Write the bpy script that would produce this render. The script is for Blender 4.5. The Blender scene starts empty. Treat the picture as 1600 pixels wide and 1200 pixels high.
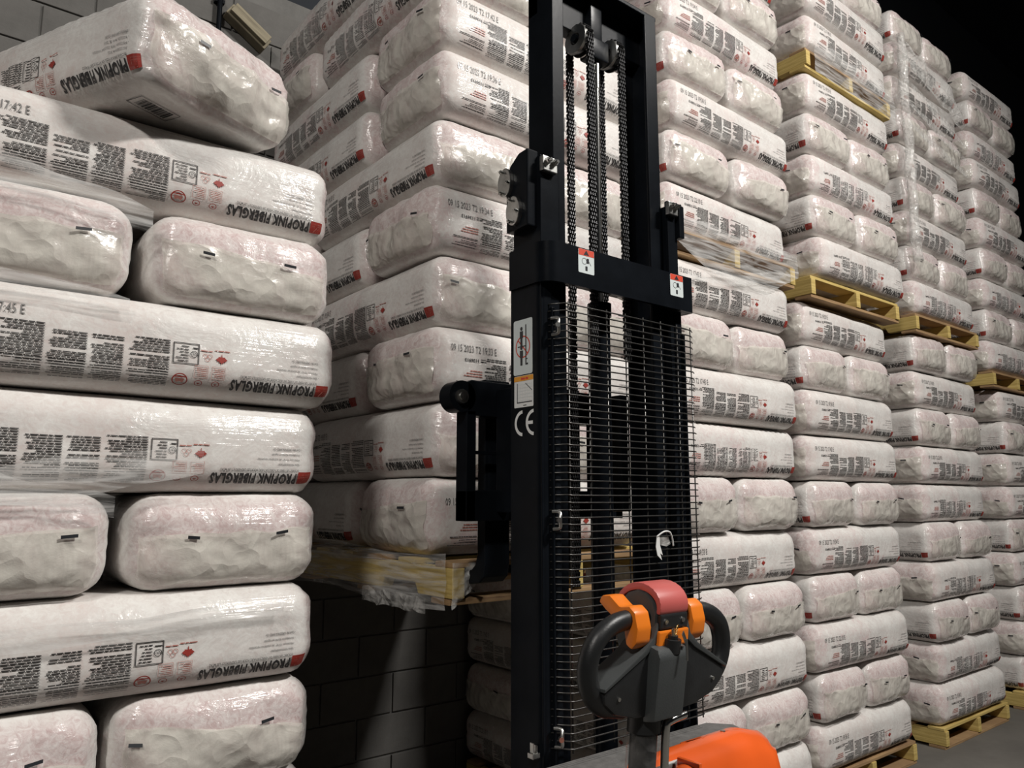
import bpy, bmesh, math, random
from mathutils import Vector, Matrix, noise
R = math.radians
scn = bpy.context.scene
COL = scn.collection
random.seed(7)

# ------------------------------------------------------------------ camera
cam_d = bpy.data.cameras.new('camera')
cam_d.sensor_fit = 'HORIZONTAL'; cam_d.sensor_width = 36.0
cam_d.lens = 36.0 * 1200 / 1600
cam_d.clip_start = 0.05; cam_d.clip_end = 100
cam = bpy.data.objects.new('camera', cam_d); COL.objects.link(cam)
cam.location = (0, 0, 1.6)
cam.rotation_euler = (R(90 + 8.5), 0, R(51.3 - 90))
scn.camera = cam

# ------------------------------------------------------------------ world, lamps, exposure
w = bpy.data.worlds.new('world'); scn.world = w; w.use_nodes = True
w.node_tree.nodes['Background'].inputs[0].default_value = (0.55, 0.6, 0.7, 1)
w.node_tree.nodes['Background'].inputs[1].default_value = 0.012
def lamp(name, loc, target, energy, sx, sy, color, spread=150):
    l = bpy.data.lights.new(name, 'AREA'); l.shape = 'RECTANGLE'; l.size = sx; l.size_y = sy
    l.energy = energy; l.color = color; l.spread = R(spread)
    o = bpy.data.objects.new(name, l); COL.objects.link(o)
    o.location = loc
    o.rotation_euler = (Vector(target) - Vector(loc)).to_track_quat('-Z', 'Y').to_euler()
    return o
lamp('high_bay_lamp', (3.75, -2.1, 6.4), (1.7, 2.0, 1.2), 330, 0.9, 0.35, (1.0, 0.965, 0.92))
lamp('high_bay_lamp', (-3.4, -2.2, 6.6), (0.8, 2.4, 1.6), 190, 0.9, 0.35, (1.0, 0.955, 0.9))
lamp('high_bay_lamp', (5.8, -2.2, 6.6), (5.8, 2.0, 1.5), 55, 0.9, 0.35, (1.0, 0.97, 0.93))
vs = scn.view_settings
vs.view_transform = 'Standard'; vs.look = 'None'; vs.gamma = 1; vs.use_curve_mapping = False
vs.exposure = -0.2

# ------------------------------------------------------------------ node helpers / materials
def mat(name):
    m = bpy.data.materials.new(name); m.use_nodes = True
    nt = m.node_tree; b = nt.nodes['Principled BSDF']
    return m, nt, b
def ramp(nt, fac, stops):
    n = nt.nodes.new('ShaderNodeValToRGB')
    el = n.color_ramp.elements
    el[0].position, el[0].color = stops[0][0], (*stops[0][1], 1)
    el[1].position, el[1].color = stops[-1][0], (*stops[-1][1], 1)
    for p, c in stops[1:-1]:
        e = el.new(p); e.color = (*c, 1)
    nt.links.new(fac, n.inputs[0]); return n.outputs[0]
def tex(nt, scale, sx=(1, 1, 1), detail=4, rough=0.55, coord='Object', dist=0.0):
    tc = nt.nodes.new('ShaderNodeTexCoord'); mp = nt.nodes.new('ShaderNodeMapping')
    mp.inputs['Scale'].default_value = sx
    nt.links.new(tc.outputs[coord], mp.inputs[0])
    n = nt.nodes.new('ShaderNodeTexNoise'); n.inputs['Scale'].default_value = scale
    n.inputs['Detail'].default_value = detail; n.inputs['Roughness'].default_value = rough
    n.inputs['Distortion'].default_value = dist
    nt.links.new(mp.outputs[0], n.inputs['Vector'])
    return n.outputs['Fac']
def bump(nt, height, strength, dist=0.01, normal=None):
    n = nt.nodes.new('ShaderNodeBump'); n.inputs['Strength'].default_value = strength
    n.inputs['Distance'].default_value = dist
    nt.links.new(height, n.inputs['Height'])
    if normal: nt.links.new(normal, n.inputs['Normal'])
    return n.outputs[0]
def simple(name, col, rough=0.5, metal=0.0, var=0.12, scale=8, bumpk=0.0, coat=0.0, bscale=60):
    m, nt, b = mat(name)
    f = tex(nt, scale, detail=6)
    c0 = tuple(max(0, c * (1 - var)) for c in col); c1 = tuple(min(1, c * (1 + var)) for c in col)
    nt.links.new(ramp(nt, f, [(0.3, c0), (0.7, c1)]), b.inputs['Base Color'])
    b.inputs['Roughness'].default_value = rough; b.inputs['Metallic'].default_value = metal
    b.inputs['Coat Weight'].default_value = coat; b.inputs['Coat Roughness'].default_value = 0.15
    if bumpk: nt.links.new(bump(nt, tex(nt, bscale, detail=3), bumpk, 0.003), b.inputs['Normal'])
    return m

def bag_material(name, pink):
    m, nt, b = mat(name)
    f = tex(nt, 42, detail=6, rough=0.75, dist=1.2)          # glass wool seen through the plastic
    g = tex(nt, 5, detail=4)
    mix = nt.nodes.new('ShaderNodeMix'); mix.data_type = 'FLOAT'; mix.inputs[0].default_value = 0.5
    nt.links.new(f, mix.inputs[2]); nt.links.new(g, mix.inputs[3])
    a = (0.60, 0.485, 0.475) if pink else (0.62, 0.548, 0.52)
    c = ramp(nt, mix.outputs[0], [(0.38, a), (0.49, (0.665, 0.63, 0.602)), (0.60, (0.745, 0.73, 0.70))])
    tcn = nt.nodes.new('ShaderNodeTexCoord'); sx = nt.nodes.new('ShaderNodeSeparateXYZ'); ab = nt.nodes.new('ShaderNodeMath'); ab.operation = 'ABSOLUTE'
    nt.links.new(tcn.outputs['Normal'], sx.inputs[0]); nt.links.new(sx.outputs[0], ab.inputs[0])
    em = nt.nodes.new('ShaderNodeMapRange'); em.inputs['From Min'].default_value = 0.45; em.inputs['From Max'].default_value = 0.85
    nt.links.new(ab.outputs[0], em.inputs['Value'])
    pk = ramp(nt, f, [(0.36, (0.52, 0.395, 0.385)), (0.62, (0.71, 0.65, 0.63))])
    cm = nt.nodes.new('ShaderNodeMix'); cm.data_type = 'RGBA'
    nt.links.new(em.outputs[0], cm.inputs[0]); nt.links.new(c, cm.inputs[6]); nt.links.new(pk, cm.inputs[7])
    nt.links.new(cm.outputs[2], b.inputs['Base Color'])
    b.inputs['Roughness'].default_value = 0.6
    b.inputs['Specular IOR Level'].default_value = 0.25
    wr = tex(nt, 7, (1, 1, 1), detail=5, rough=0.55, dist=1.0)
    fib = tex(nt, 70, detail=3)
    n2 = bump(nt, fib, 0.10, 0.004, bump(nt, wr, 0.30, 0.02))
    nt.links.new(n2, b.inputs['Normal'])
    streak = tex(nt, 1.0, (2.0, 2.0, 62), detail=4, rough=0.6, dist=0.2)
    nt.links.new(bump(nt, streak, 0.42, 0.012, n2), b.inputs['Coat Normal'])
    patch = tex(nt, 2.4, (1, 1, 2), detail=3)
    mr = nt.nodes.new('ShaderNodeMapRange'); mr.inputs['From Min'].default_value = 0.42; mr.inputs['From Max'].default_value = 0.62
    mr.inputs['To Min'].default_value = 0.15; mr.inputs['To Max'].default_value = 0.9
    nt.links.new(patch, mr.inputs['Value']); nt.links.new(mr.outputs[0], b.inputs['Coat Weight'])
    b.inputs['Coat Roughness'].default_value = 0.14
    return m
M = {}
M['bag'] = bag_material('insulation_bag_plastic', False)
M['bag_pink'] = bag_material('insulation_bag_pink', True)

def film_material(name, alpha, col, rough=0.12, bk=0.6, sc=14, stretch=(1, 1, 1), facet=0):
    m, nt, b = mat(name)
    out = nt.nodes['Material Output']
    b.inputs['Base Color'].default_value = (*col, 1)
    b.inputs['Roughness'].default_value = rough
    b.inputs['Coat Weight'].default_value = 0.8; b.inputs['Coat Roughness'].default_value = 0.08
    h = tex(nt, sc, stretch, detail=6, rough=0.6, dist=0.5)
    n = bump(nt, h, bk, 0.02)
    if facet:
        tc = nt.nodes.new('ShaderNodeTexCoord'); vo = nt.nodes.new('ShaderNodeTexVoronoi'); vo.inputs['Scale'].default_value = facet
        add = nt.nodes.new('ShaderNodeMixRGB'); add.blend_type = 'ADD'; add.inputs[0].default_value = 0.35
        nz = nt.nodes.new('ShaderNodeTexNoise'); nz.inputs['Scale'].default_value = 7
        nt.links.new(tc.outputs['Object'], nz.inputs['Vector']); nt.links.new(tc.outputs['Object'], add.inputs[1]); nt.links.new(nz.outputs['Color'], add.inputs[2])
        nt.links.new(add.outputs[0], vo.inputs['Vector'])
        n = bump(nt, vo.outputs['Distance'], 0.55, 0.02, n); nt.links.new(n, b.inputs['Normal']); nt.links.new(n, b.inputs['Coat Normal'])
    tr = nt.nodes.new('ShaderNodeBsdfTransparent'); mx = nt.nodes.new('ShaderNodeMixShader')
    f2 = tex(nt, sc * 0.7, stretch, detail=5, dist=0.8)
    mr = nt.nodes.new('ShaderNodeMapRange'); mr.inputs['From Min'].default_value = 0.35; mr.inputs['From Max'].default_value = 0.68
    mr.inputs['To Min'].default_value = alpha[0]; mr.inputs['To Max'].default_value = alpha[1]
    nt.links.new(f2, mr.inputs['Value']); nt.links.new(mr.outputs[0], mx.inputs[0])
    nt.links.new(tr.outputs[0], mx.inputs[1]); nt.links.new(b.outputs[0], mx.inputs[2])
    nt.links.new(mx.outputs[0], out.inputs['Surface'])
    return m
M['endfilm'] = film_material('end_film_plastic', (0.28, 0.92), (0.74, 0.715, 0.645), 0.25, 0.3, 9, facet=8.5)
M['wrap'] = film_material('stretch_wrap_plastic', (0.03, 0.6), (0.8, 0.79, 0.77), 0.12, 0.5, 5, (1.2, 1.2, 15))
M['wrap_crumple'] = film_material('crumpled_wrap_plastic', (0.12, 0.62), (0.78, 0.77, 0.74), 0.12, 0.5, 16, facet=16)
M['pole_wrap'] = film_material('dark_document_wrap', (0.05, 0.3), (0.3, 0.29, 0.28), 0.1, 0.4, 16, facet=18)
M['ink'] = simple('black_ink', (0.035, 0.033, 0.033), 0.55, coat=0.3)
M['ink_faint'] = simple('jet_printed_ink', (0.17, 0.165, 0.16), 0.55, coat=0.3)
M['ink_grey'] = simple('faded_black_ink', (0.10, 0.098, 0.096), 0.55, coat=0.3)
M['red_ink'] = simple('red_ink', (0.31, 0.035, 0.025), 0.5, coat=0.3)
M['red_pale'] = simple('pale_red_ink', (0.42, 0.17, 0.14), 0.5, coat=0.3)
M['white_ink'] = simple('white_ink', (0.75, 0.72, 0.70), 0.5)
M['tape'] = simple('black_tape_mark', (0.018, 0.02, 0.024), 0.4)
M['black'] = simple('black_painted_steel', (0.0055, 0.0068, 0.009), 0.3, 0.0, 0.25, 12, 0.06, 0.0)
M['black'].node_tree.nodes['Principled BSDF'].inputs['Specular IOR Level'].default_value = 0.07
M['blackplastic'] = simple('black_plastic', (0.017, 0.018, 0.019), 0.42, 0, 0.2, 20, 0.1, bscale=220)
M['darkgrey'] = simple('dark_grey_plastic', (0.052, 0.057, 0.058), 0.5, 0, 0.12, 10, 0.12, bscale=260)
M['rubber'] = simple('rubber_grip', (0.013, 0.014, 0.015), 0.42, 0, 0.2, 20, 0.12, bscale=200)
M['chrome'] = simple('bright_steel', (0.62, 0.62, 0.60), 0.18, 1.0, 0.1)
M['zinc'] = simple('zinc_plated_steel', (0.55, 0.55, 0.53), 0.32, 1.0, 0.2, 30)
M['chain'] = simple('oiled_chain_steel', (0.07, 0.07, 0.072), 0.3, 0.9, 0.4, 60)
M['wire'] = simple('black_wire', (0.075, 0.073, 0.07), 0.3, 0.7, 0.2, 30)
M['orange'] = simple('orange_cover', (0.83, 0.125, 0.02), 0.28, 0, 0.06, 4, 0.02, 0.6)
M['orange_y'] = simple('amber_plastic', (0.78, 0.20, 0.015), 0.38, 0, 0.08, 6)
M['red_button'] = simple('red_button_plastic', (0.50, 0.105, 0.095), 0.45, 0, 0.06, 6)
M['deck'] = simple('grey_textured_plastic', (0.125, 0.122, 0.118), 0.65, 0, 0.25, 35, 0.35, bscale=160)
M['sticker'] = simple('white_sticker', (0.62, 0.68, 0.68), 0.45, 0, 0.03)
M['sticker_w'] = simple('plain_white_sticker', (0.74, 0.75, 0.74), 0.45, 0, 0.03)
M['sticker_red'] = simple('red_sticker', (0.62, 0.06, 0.025), 0.45, 0, 0.03)
M['sticker_amber'] = simple('amber_sticker', (0.75, 0.33, 0.03), 0.45, 0, 0.03)
M['brass'] = simple('brass', (0.6, 0.46, 0.2), 0.3, 1.0, 0.1)
M['tie'] = simple('white_nylon', (0.72, 0.73, 0.72), 0.4, 0, 0.05)

def wood_material(name, c0, c1):
    m, nt, b = mat(name)
    g = tex(nt, 3.0, (1.2, 1.2, 26), detail=6, dist=0.6)
    nt.links.new(ramp(nt, g, [(0.3, c0), (0.7, c1)]), b.inputs['Base Color'])
    b.inputs['Roughness'].default_value = 0.75
    nt.links.new(bump(nt, g, 0.35, 0.006), b.inputs['Normal'])
    return m
M['wood'] = wood_material('pallet_wood', (0.22, 0.13, 0.065), (0.42, 0.27, 0.13))
M['wood_y'] = wood_material('yellow_pallet_wood', (0.42, 0.30, 0.085), (0.66, 0.50, 0.18))

M['wood_pale'] = wood_material('weathered_wood', (0.16, 0.135, 0.09), (0.33, 0.29, 0.2))
def concrete(name, col, sc=3):
    m, nt, b = mat(name)
    f = tex(nt, sc, detail=9, rough=0.68); f2 = tex(nt, sc * 25, detail=3)
    c0 = tuple(c * 0.72 for c in col); c1 = tuple(c * 1.2 for c in col)
    nt.links.new(ramp(nt, f, [(0.3, c0), (0.7, c1)]), b.inputs['Base Color'])
    b.inputs['Roughness'].default_value = 0.82
    nt.links.new(bump(nt, f2, 0.3, 0.004), b.inputs['Normal'])
    return m
M['block'] = concrete('concrete_block', (0.125, 0.12, 0.112))
M['mortar'] = concrete('mortar', (0.15, 0.146, 0.137))
M['floor'] = concrete('concrete_floor', (0.115, 0.107, 0.095), 1.6)
M['dark'] = concrete('unlit_wall_ceiling_dark', (0.009, 0.012, 0.018), 1.0)  # near-black base colour stands in for lack of light on ceiling and outer walls

# ------------------------------------------------------------------ mesh helpers
def link_mesh(name, me, parent=None, loc=(0, 0, 0), rot=(0, 0, 0)):
    o = bpy.data.objects.new(name, me); COL.objects.link(o)
    o.location = loc; o.rotation_euler = rot
    if parent: o.parent = parent
    return o
def bm_mesh(name, bm, mats, smooth=False, angle=None):
    me = bpy.data.meshes.new(name); bm.normal_update(); bm.to_mesh(me); bm.free()
    for m in (mats if isinstance(mats, (list, tuple)) else [mats]): me.materials.append(m)
    if smooth: me.shade_smooth()
    if angle: me.set_sharp_from_angle(angle=R(angle))
    return me
def obj(name, bm, mats, parent=None, loc=(0, 0, 0), rot=(0, 0, 0), smooth=False, angle=None):
    return link_mesh(name, bm_mesh(name, bm, mats, smooth, angle), parent, loc, rot)
def box(bm, x0, x1, y0, y1, z0, z1, mi=0, bev=0.0):
    r = bmesh.ops.create_cube(bm, size=1)
    vs_ = r['verts']
    for v in vs_:
        v.co = Vector(((x0 + x1) / 2 + v.co.x * (x1 - x0), (y0 + y1) / 2 + v.co.y * (y1 - y0), (z0 + z1) / 2 + v.co.z * (z1 - z0)))
    fs = {f for v in vs_ for f in v.link_faces}
    for f in fs: f.material_index = mi
    if bev:
        es = list({e for v in vs_ for e in v.link_edges})
        r2 = bmesh.ops.bevel(bm, geom=es, offset=bev, segments=2, affect='EDGES', profile=0.6)
        for f in r2['faces']: f.material_index = mi
def prism(bm, pts, axis, a0, a1, mi=0, bev=0.0):
    """polygon pts (2D) extruded along axis ('X': pts=(y,z), 'Y': pts=(x,z), 'Z': pts=(x,y))"""
    def P(p, a):
        return {'X': (a, p[0], p[1]), 'Y': (p[0], a, p[1]), 'Z': (p[0], p[1], a)}[axis]
    v0 = [bm.verts.new(P(p, a0)) for p in pts]; v1 = [bm.verts.new(P(p, a1)) for p in pts]
    n = len(pts); fs = [bm.faces.new(v0), bm.faces.new(list(reversed(v1)))]
    for i in range(n):
        fs.append(bm.faces.new((v0[i], v1[i], v1[(i + 1) % n], v0[(i + 1) % n])))
    for f in fs: f.material_index = mi
    bmesh.ops.recalc_face_normals(bm, faces=fs)
    if bev:
        es = list({e for f in fs for e in f.edges})
        r2 = bmesh.ops.bevel(bm, geom=es, offset=bev, segments=2, affect='EDGES', profile=0.6)
        for f in r2['faces']: f.material_index = mi
def tube(bm, path, rad, seg=10, mi=0, cap=True):
    path = [Vector(p) for p in path]; rings = []
    rr = rad if isinstance(rad, (list, tuple)) else [rad] * len(path)
    up = Vector((0, 0, 1)); prev = None
    for i, p in enumerate(path):
        t = (path[min(i + 1, len(path) - 1)] - path[max(i - 1, 0)]).normalized()
        if prev is None:
            a = up if abs(t.z) < 0.9 else Vector((1, 0, 0))
            n = t.cross(a).normalized()
        else:
            n = (prev - t * prev.dot(t)).normalized()
        prev = n; b = t.cross(n)
        rings.append([bm.verts.new(p + (n * math.cos(2 * math.pi * k / seg) + b * math.sin(2 * math.pi * k / seg)) * rr[i]) for k in range(seg)])
    for i in range(len(rings) - 1):
        for k in range(seg):
            f = bm.faces.new((rings[i][k], rings[i][(k + 1) % seg], rings[i + 1][(k + 1) % seg], rings[i + 1][k])); f.material_index = mi
    if cap:
        f = bm.faces.new(list(reversed(rings[0]))); f.material_index = mi
        f = bm.faces.new(rings[-1]); f.material_index = mi
def smooth_path(pts, n=6):
    pts = [Vector(p) for p in pts]; out = []
    for i in range(len(pts) - 1):
        p0 = pts[max(i - 1, 0)]; p1 = pts[i]; p2 = pts[i + 1]; p3 = pts[min(i + 2, len(pts) - 1)]
        for k in range(n):
            t = k / n
            out.append(0.5 * ((2 * p1) + (p2 - p0) * t + (2 * p0 - 5 * p1 + 4 * p2 - p3) * t * t + (3 * p1 - p0 - 3 * p2 + p3) * t ** 3))
    out.append(pts[-1]); return out
def empty(name, loc):
    o = bpy.data.objects.new(name, None); COL.objects.link(o); o.location = loc; o.empty_display_size = 0.1
    return o
def tag(o, label, cat, group=None):
    o['label'] = label; o['category'] = cat
    if group: o['group'] = group
    return o
def structure(o):
    o['kind'] = 'structure'; return o

_tcache = {}
def text_polys(s, condense=1.0, bold=0.0):
    """2D triangulated outline of a string, height ~1 from the baseline; returns verts, faces, width"""
    k = (s, condense, bold)
    if k in _tcache: return _tcache[k]
    cu = bpy.data.curves.new('t', 'FONT'); cu.body = s; cu.size = 1.0; cu.resolution_u = 2; cu.offset = bold
    cu.space_character = 1.0 + bold * 2
    o = bpy.data.objects.new('t', cu)
    me = bpy.data.meshes.new_from_object(o)
    vs_ = [(v.co.x * condense, v.co.y) for v in me.vertices]; fs = [tuple(p.vertices) for p in me.polygons]
    bpy.data.objects.remove(o); bpy.data.curves.remove(cu); bpy.data.meshes.remove(me)
    x0 = min(v[0] for v in vs_); x1 = max(v[0] for v in vs_)
    y0 = min(v[1] for v in vs_); y1 = max(v[1] for v in vs_)
    vs_ = [((v[0] - x0), (v[1] - y0)) for v in vs_]
    _tcache[k] = (vs_, fs, x1 - x0, y1 - y0); return _tcache[k]
class Flat:
    """flat print collected in 2D"""
    def __init__(s): s.v = []; s.f = []; s.m = []
    def poly(s, pts, mi):
        b = len(s.v); s.v += pts; s.f.append(tuple(range(b, b + len(pts)))); s.m.append(mi)
    def rect(s, x0, x1, z0, z1, mi, seg=0.03):
        n = max(1, math.ceil((x1 - x0) / seg)); k = max(1, math.ceil((z1 - z0) / seg))
        for i in range(n):
            for j in range(k):
                a = x0 + (x1 - x0) * i / n; b = x0 + (x1 - x0) * (i + 1) / n
                c = z0 + (z1 - z0) * j / k; d = z0 + (z1 - z0) * (j + 1) / k
                s.poly([(a, c), (b, c), (b, d), (a, d)], mi)
    def frame(s, x0, x1, z0, z1, t, mi):
        s.rect(x0, x1, z0, z0 + t, mi); s.rect(x0, x1, z1 - t, z1, mi); s.rect(x0, x0 + t, z0, z1, mi); s.rect(x1 - t, x1, z0, z1, mi)
    def ring(s, cx, cz, r0, r1, mi, n=20):
        for i in range(n):
            a = 2 * math.pi * i / n; b = 2 * math.pi * (i + 1) / n
            s.poly([(cx + r0 * math.cos(a), cz + r0 * math.sin(a)), (cx + r1 * math.cos(a), cz + r1 * math.sin(a)),
                    (cx + r1 * math.cos(b), cz + r1 * math.sin(b)), (cx + r0 * math.cos(b), cz + r0 * math.sin(b))], mi)
    def line(s, x0, z0, x1, z1, t, mi):
        d = Vector((x1 - x0, z1 - z0)).normalized() * t / 2; n = Vector((-d.y, d.x))
        s.poly([(x0 + n.x, z0 + n.y), (x0 - n.x, z0 - n.y), (x1 - n.x, z1 - n.y), (x1 + n.x, z1 + n.y)], mi)
    def text(s, t, x0, x1, z0, h, mi, flip=True, bold=0.0):
        """fit the string into x0..x1 with height h from z0; flip = upside down"""
        vv, ff, wd, ht = text_polys(t, 1.0, bold)
        b = len(s.v)
        for (x, y) in vv:
            X = x / wd * (x1 - x0); Z = y / ht * h
            s.v.append((x1 - X, z0 + h - Z) if flip else (x0 + X, z0 + Z))
        for f in ff: s.f.append(tuple(b + i for i in f)); s.m.append(mi)
    def words(s, x0, x1, z, h, mi, rnd, ragged=0.25, flip=True):
        ln = (x1 - x0) * (1 - rnd.random() * ragged); x = x1
        while x > x1 - ln + 0.006:
            wl = min(rnd.uniform(0.006, 0.02), x - (x1 - ln))
            s.poly([(x - wl, z), (x, z), (x, z + h * rnd.uniform(0.8, 1.05)), (x - wl, z + h)], mi); x -= wl + 0.0018

# ------------------------------------------------------------------ the insulation bag
BC, BA, BB = 0.522, 0.252, 0.131        # half length, half width, half height
class BagShape:
    def __init__(s, seed, ribs=0.0, sag=0.0, crease=1.0):
        s.seed = seed; s.ribs = ribs; s.sag = sag; s.crease = crease
        s.off = Vector((seed * 7.31, seed * 3.77, seed * 1.93))
    def map(s, x, y, z, lift=0.0):
        rx, ry, rz = 0.055, 0.08, 0.08
        cx = max(-BC + rx, min(BC - rx, x)); cy = max(-BA + ry, min(BA - ry, y)); cz = max(-BB + rz, min(BB - rz, z))
        dn = Vector(((x - cx) / rx, (y - cy) / ry, (z - cz) / rz))
        L = dn.length
        mx = max(abs(dn.x), abs(dn.y), abs(dn.z))
        k = mx / L if L > 1e-9 else 1
        p = Vector((cx + dn.x * k * rx, cy + dn.y * k * ry, cz + dn.z * k * rz))
        n = Vector((dn.x / rx, dn.y / ry, dn.z / rz)); n = n.normalized() if n.length > 1e-9 else Vector((0, 0, 1))
        ux, uy, uz = x / BC, y / BA, z / BB
        side = abs(n.y); end = abs(n.x); top = abs(n.z)
        d = 0.009 * side * math.cos(ux * 1.5) * math.cos(uz * 1.45)
        d += 0.018 * end * math.cos(uy * 1.5) * math.cos(uz * 1.45)
        q = p + s.off
        soft = 1 - 0.75 * top
        d += soft * (0.006 * noise.noise(q * 3.1) + 0.004 * noise.noise(q * 8.0))
        if end > 0.25:
            d += end * s.crease * (0.016 * (0.4 - abs(noise.noise(q * 6.5 + Vector((0, q.z * 3, 0))))) + 0.008 * (0.3 - abs(noise.noise(q * 15))))
        # gathers close to the ends
        g = max(0.0, (abs(ux) - 0.80) / 0.2)
        if g > 0 and end < 0.9:
            ang = math.atan2(p.z / BB, p.y / BA)
            d += -0.004 * g * abs(math.sin(ang * 9 + s.seed)) * soft
        if s.ribs:
            d += s.ribs * (0.5 + 0.5 * math.sin(2 * math.pi * x / 0.047 + 0.6 * noise.noise(q * 2))) * (1 - end) * (0.35 + 0.65 * side) - s.ribs * 0.5 * (1 - end)
        p = p + n * (d + lift)
        if top > 0.5:
            p.z = max(-BB - 0.0005 - lift, min(BB + 0.0005 + lift, p.z))
        p.z += s.sag * (-(ux * ux) * 0.5 + 0.2)
        return p, n
def bag_body(shape, mt):
    bm = bmesh.new()
    nx, ny, nz = 46, 20, 14
    def face(fn, nu, nv, flip):
        g = [[bm.verts.new(shape.map(*fn(i / nu * 2 - 1, j / nv * 2 - 1))[0]) for j in range(nv + 1)] for i in range(nu + 1)]
        for i in range(nu):
            for j in range(nv):
                q = (g[i][j], g[i + 1][j], g[i + 1][j + 1], g[i][j + 1])
                bm.faces.new(q if not flip else tuple(reversed(q)))
    face(lambda u, v: (u * BC, -BA, v * BB), nx, nz, False)
    face(lambda u, v: (u * BC, BA, v * BB), nx, nz, True)
    face(lambda u, v: (u * BC, v * BA, BB), nx, ny, False)
    face(lambda u, v: (u * BC, v * BA, -BB), nx, ny, True)
    face(lambda u, v: (BC, u * BA, v * BB), ny, nz, False)
    face(lambda u, v: (-BC, u * BA, v * BB), ny, nz, True)
    bmesh.ops.remove_doubles(bm, verts=bm.verts, dist=1e-5)
    bmesh.ops.recalc_face_normals(bm, faces=bm.faces)
    return bm_mesh('insulation_bag', bm, mt, smooth=True)
def maple(cx, cz, s):
    pts = [(0, 1), (.15, .6), (.42, .72), (.38, .35), (.75, .5), (.7, .28), (1, .1), (.55, -.25), (.6, -.42), (.08, -.38), (.05, -.9), (-.05, -.9),
           (-.08, -.38), (-.6, -.42), (-.55, -.25), (-1, .1), (-.7, .28), (-.75, .5), (-.38, .35), (-.42, .72), (-.15, .6)]
    return [(cx - s * p[0], cz - s * p[1]) for p in pts]
def print_layout(seed, date, english=False):
    r = random.Random(seed); F = Flat()
    BL, GR, RD, RP, WH = 0, 1, 2, 3, 4
    # brand lettering, upside down along the lower edge, red square at its right
    F.rect(0.456, 0.499, -0.113, -0.068, RD, 0.012)
    for i in range(4):
        F.line(0.460 + 0.008 * i, -0.109, 0.470 + 0.008 * i, -0.088 - 0.001 * i, 0.0016, RP)
    F.text('OWENS', 0.468, 0.496, -0.079, 0.004, RP); F.text('CORNING', 0.463, 0.496, -0.086, 0.004, RP)
    F.text('PROPINK', 0.340, 0.452, -0.1145, 0.042, BL, bold=0.04)
    F.text('FIBERGLAS', 0.212, 0.335, -0.1145, 0.042, BL, bold=0.04)
    F.text('BLOWN INSULATION FOR ATTICS AND WALLS' if english else 'ISOLANT EN FIBRE DE VERRE EN VRAC POUR LES GRENIERS ET LES MURS', 0.235 if not english else 0.3, 0.457, -0.067, 0.0065, GR, bold=0.01)
    bl = ['- Formaldehyde free', '- Minimum 73% recycled content', '- Installs fast & easy', '- GREENGUARD Gold Certified'] if english else \
         ['- Sans formaldéhyde', '- Minimum 73 %* de matières recyclées', '- Installation facile et rapide', '- Certifié GREENGUARD Or']
    for i, (t, x) in enumerate(zip(bl, (0.395, 0.335, 0.375, 0.378))):
        F.text(t, x, 0.462, -0.05 + 0.0145 * i, 0.0075, GR)
    # icons
    F.poly(maple(0.182, -0.022, 0.0155), RD); F.words(0.162, 0.203, 0.0, 0.0028, RP, r, 0)
    F.ring(0.146, -0.026, 0.005, 0.0062, RP); F.ring(0.140, -0.017, 0.005, 0.0062, RP); F.ring(0.152, -0.017, 0.005, 0.0062, RP)
    F.words(0.128, 0.158, -0.004, 0.0028, RP, r, 0)
    F.ring(0.082, -0.088, 0.0165, 0.0195, RD, 24); F.line(0.066, -0.078, 0.098, -0.078, 0.003, RD)
    F.poly([(0.070, -0.083), (0.094, -0.083), (0.090, -0.097), (0.082, -0.092), (0.074, -0.097)], RP)
    for cx in (0.132, 0.176):
        F.frame(cx - 0.017, cx + 0.017, -0.078, -0.045, 0.0009, RP)
        for k in range(6): F.words(cx - 0.014, cx + 0.014, -0.073 + k * 0.0042, 0.0016, RP, r, 0.2)
        F.ring(cx - 0.003, -0.094, 0.0085, 0.0103, RD, 16); F.poly([(cx - 0.008, -0.093), (cx + 0.002, -0.093), (cx - 0.003, -0.099)], RD)
    # certification box
    F.frame(0.06, 0.124, -0.044, 0.014, 0.0022, BL)
    F.ring(0.111, -0.016, 0.0075, 0.0092, BL, 18); F.text('UL', 0.106, 0.116, -0.019, 0.006, BL, bold=0.02)
    for k in range(6): F.words(0.066, 0.098, -0.037 + k * 0.008, 0.0026, BL, r, 0.3)
    F.words(0.1, 0.121, 0.0, 0.003, BL, r, 0)
    # text columns
    for (x0, x1, z1) in ((-0.046, 0.052, 0.018), (-0.128, -0.055, 0.012), (-0.218, -0.136, 0.008), (-0.322, -0.226, 0.026)):
        z = -0.118
        while z < z1:
            if r.random() > 0.06: F.words(x0, x1, z, 0.0030, GR if r.random() < 0.6 else BL, r, 0.12 if r.random() < 0.75 else 0.6)
            z += 0.0066
    # left legal lines
    for k in range(4): F.words(-0.45 + 0.02 * (k % 3), -0.333, -0.105 + k * 0.012, 0.0035, BL, r, 0.1)
    for k in range(3): F.words(-0.415 + 0.012 * k, -0.333, -0.047 + k * 0.009, 0.004, RP, r, 0.1)
    F.text('1136913', -0.405, -0.348, 0.004, 0.013, BL, bold=0.03)
    F.words(-0.342, -0.315, 0.008, 0.003, BL, r, 0); F.words(-0.342, -0.318, 0.016, 0.0022, BL, r, 0)
    if date:
        F.text(date, -0.462, -0.268, 0.038, 0.024, WH, flip=False)
    return F
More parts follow.
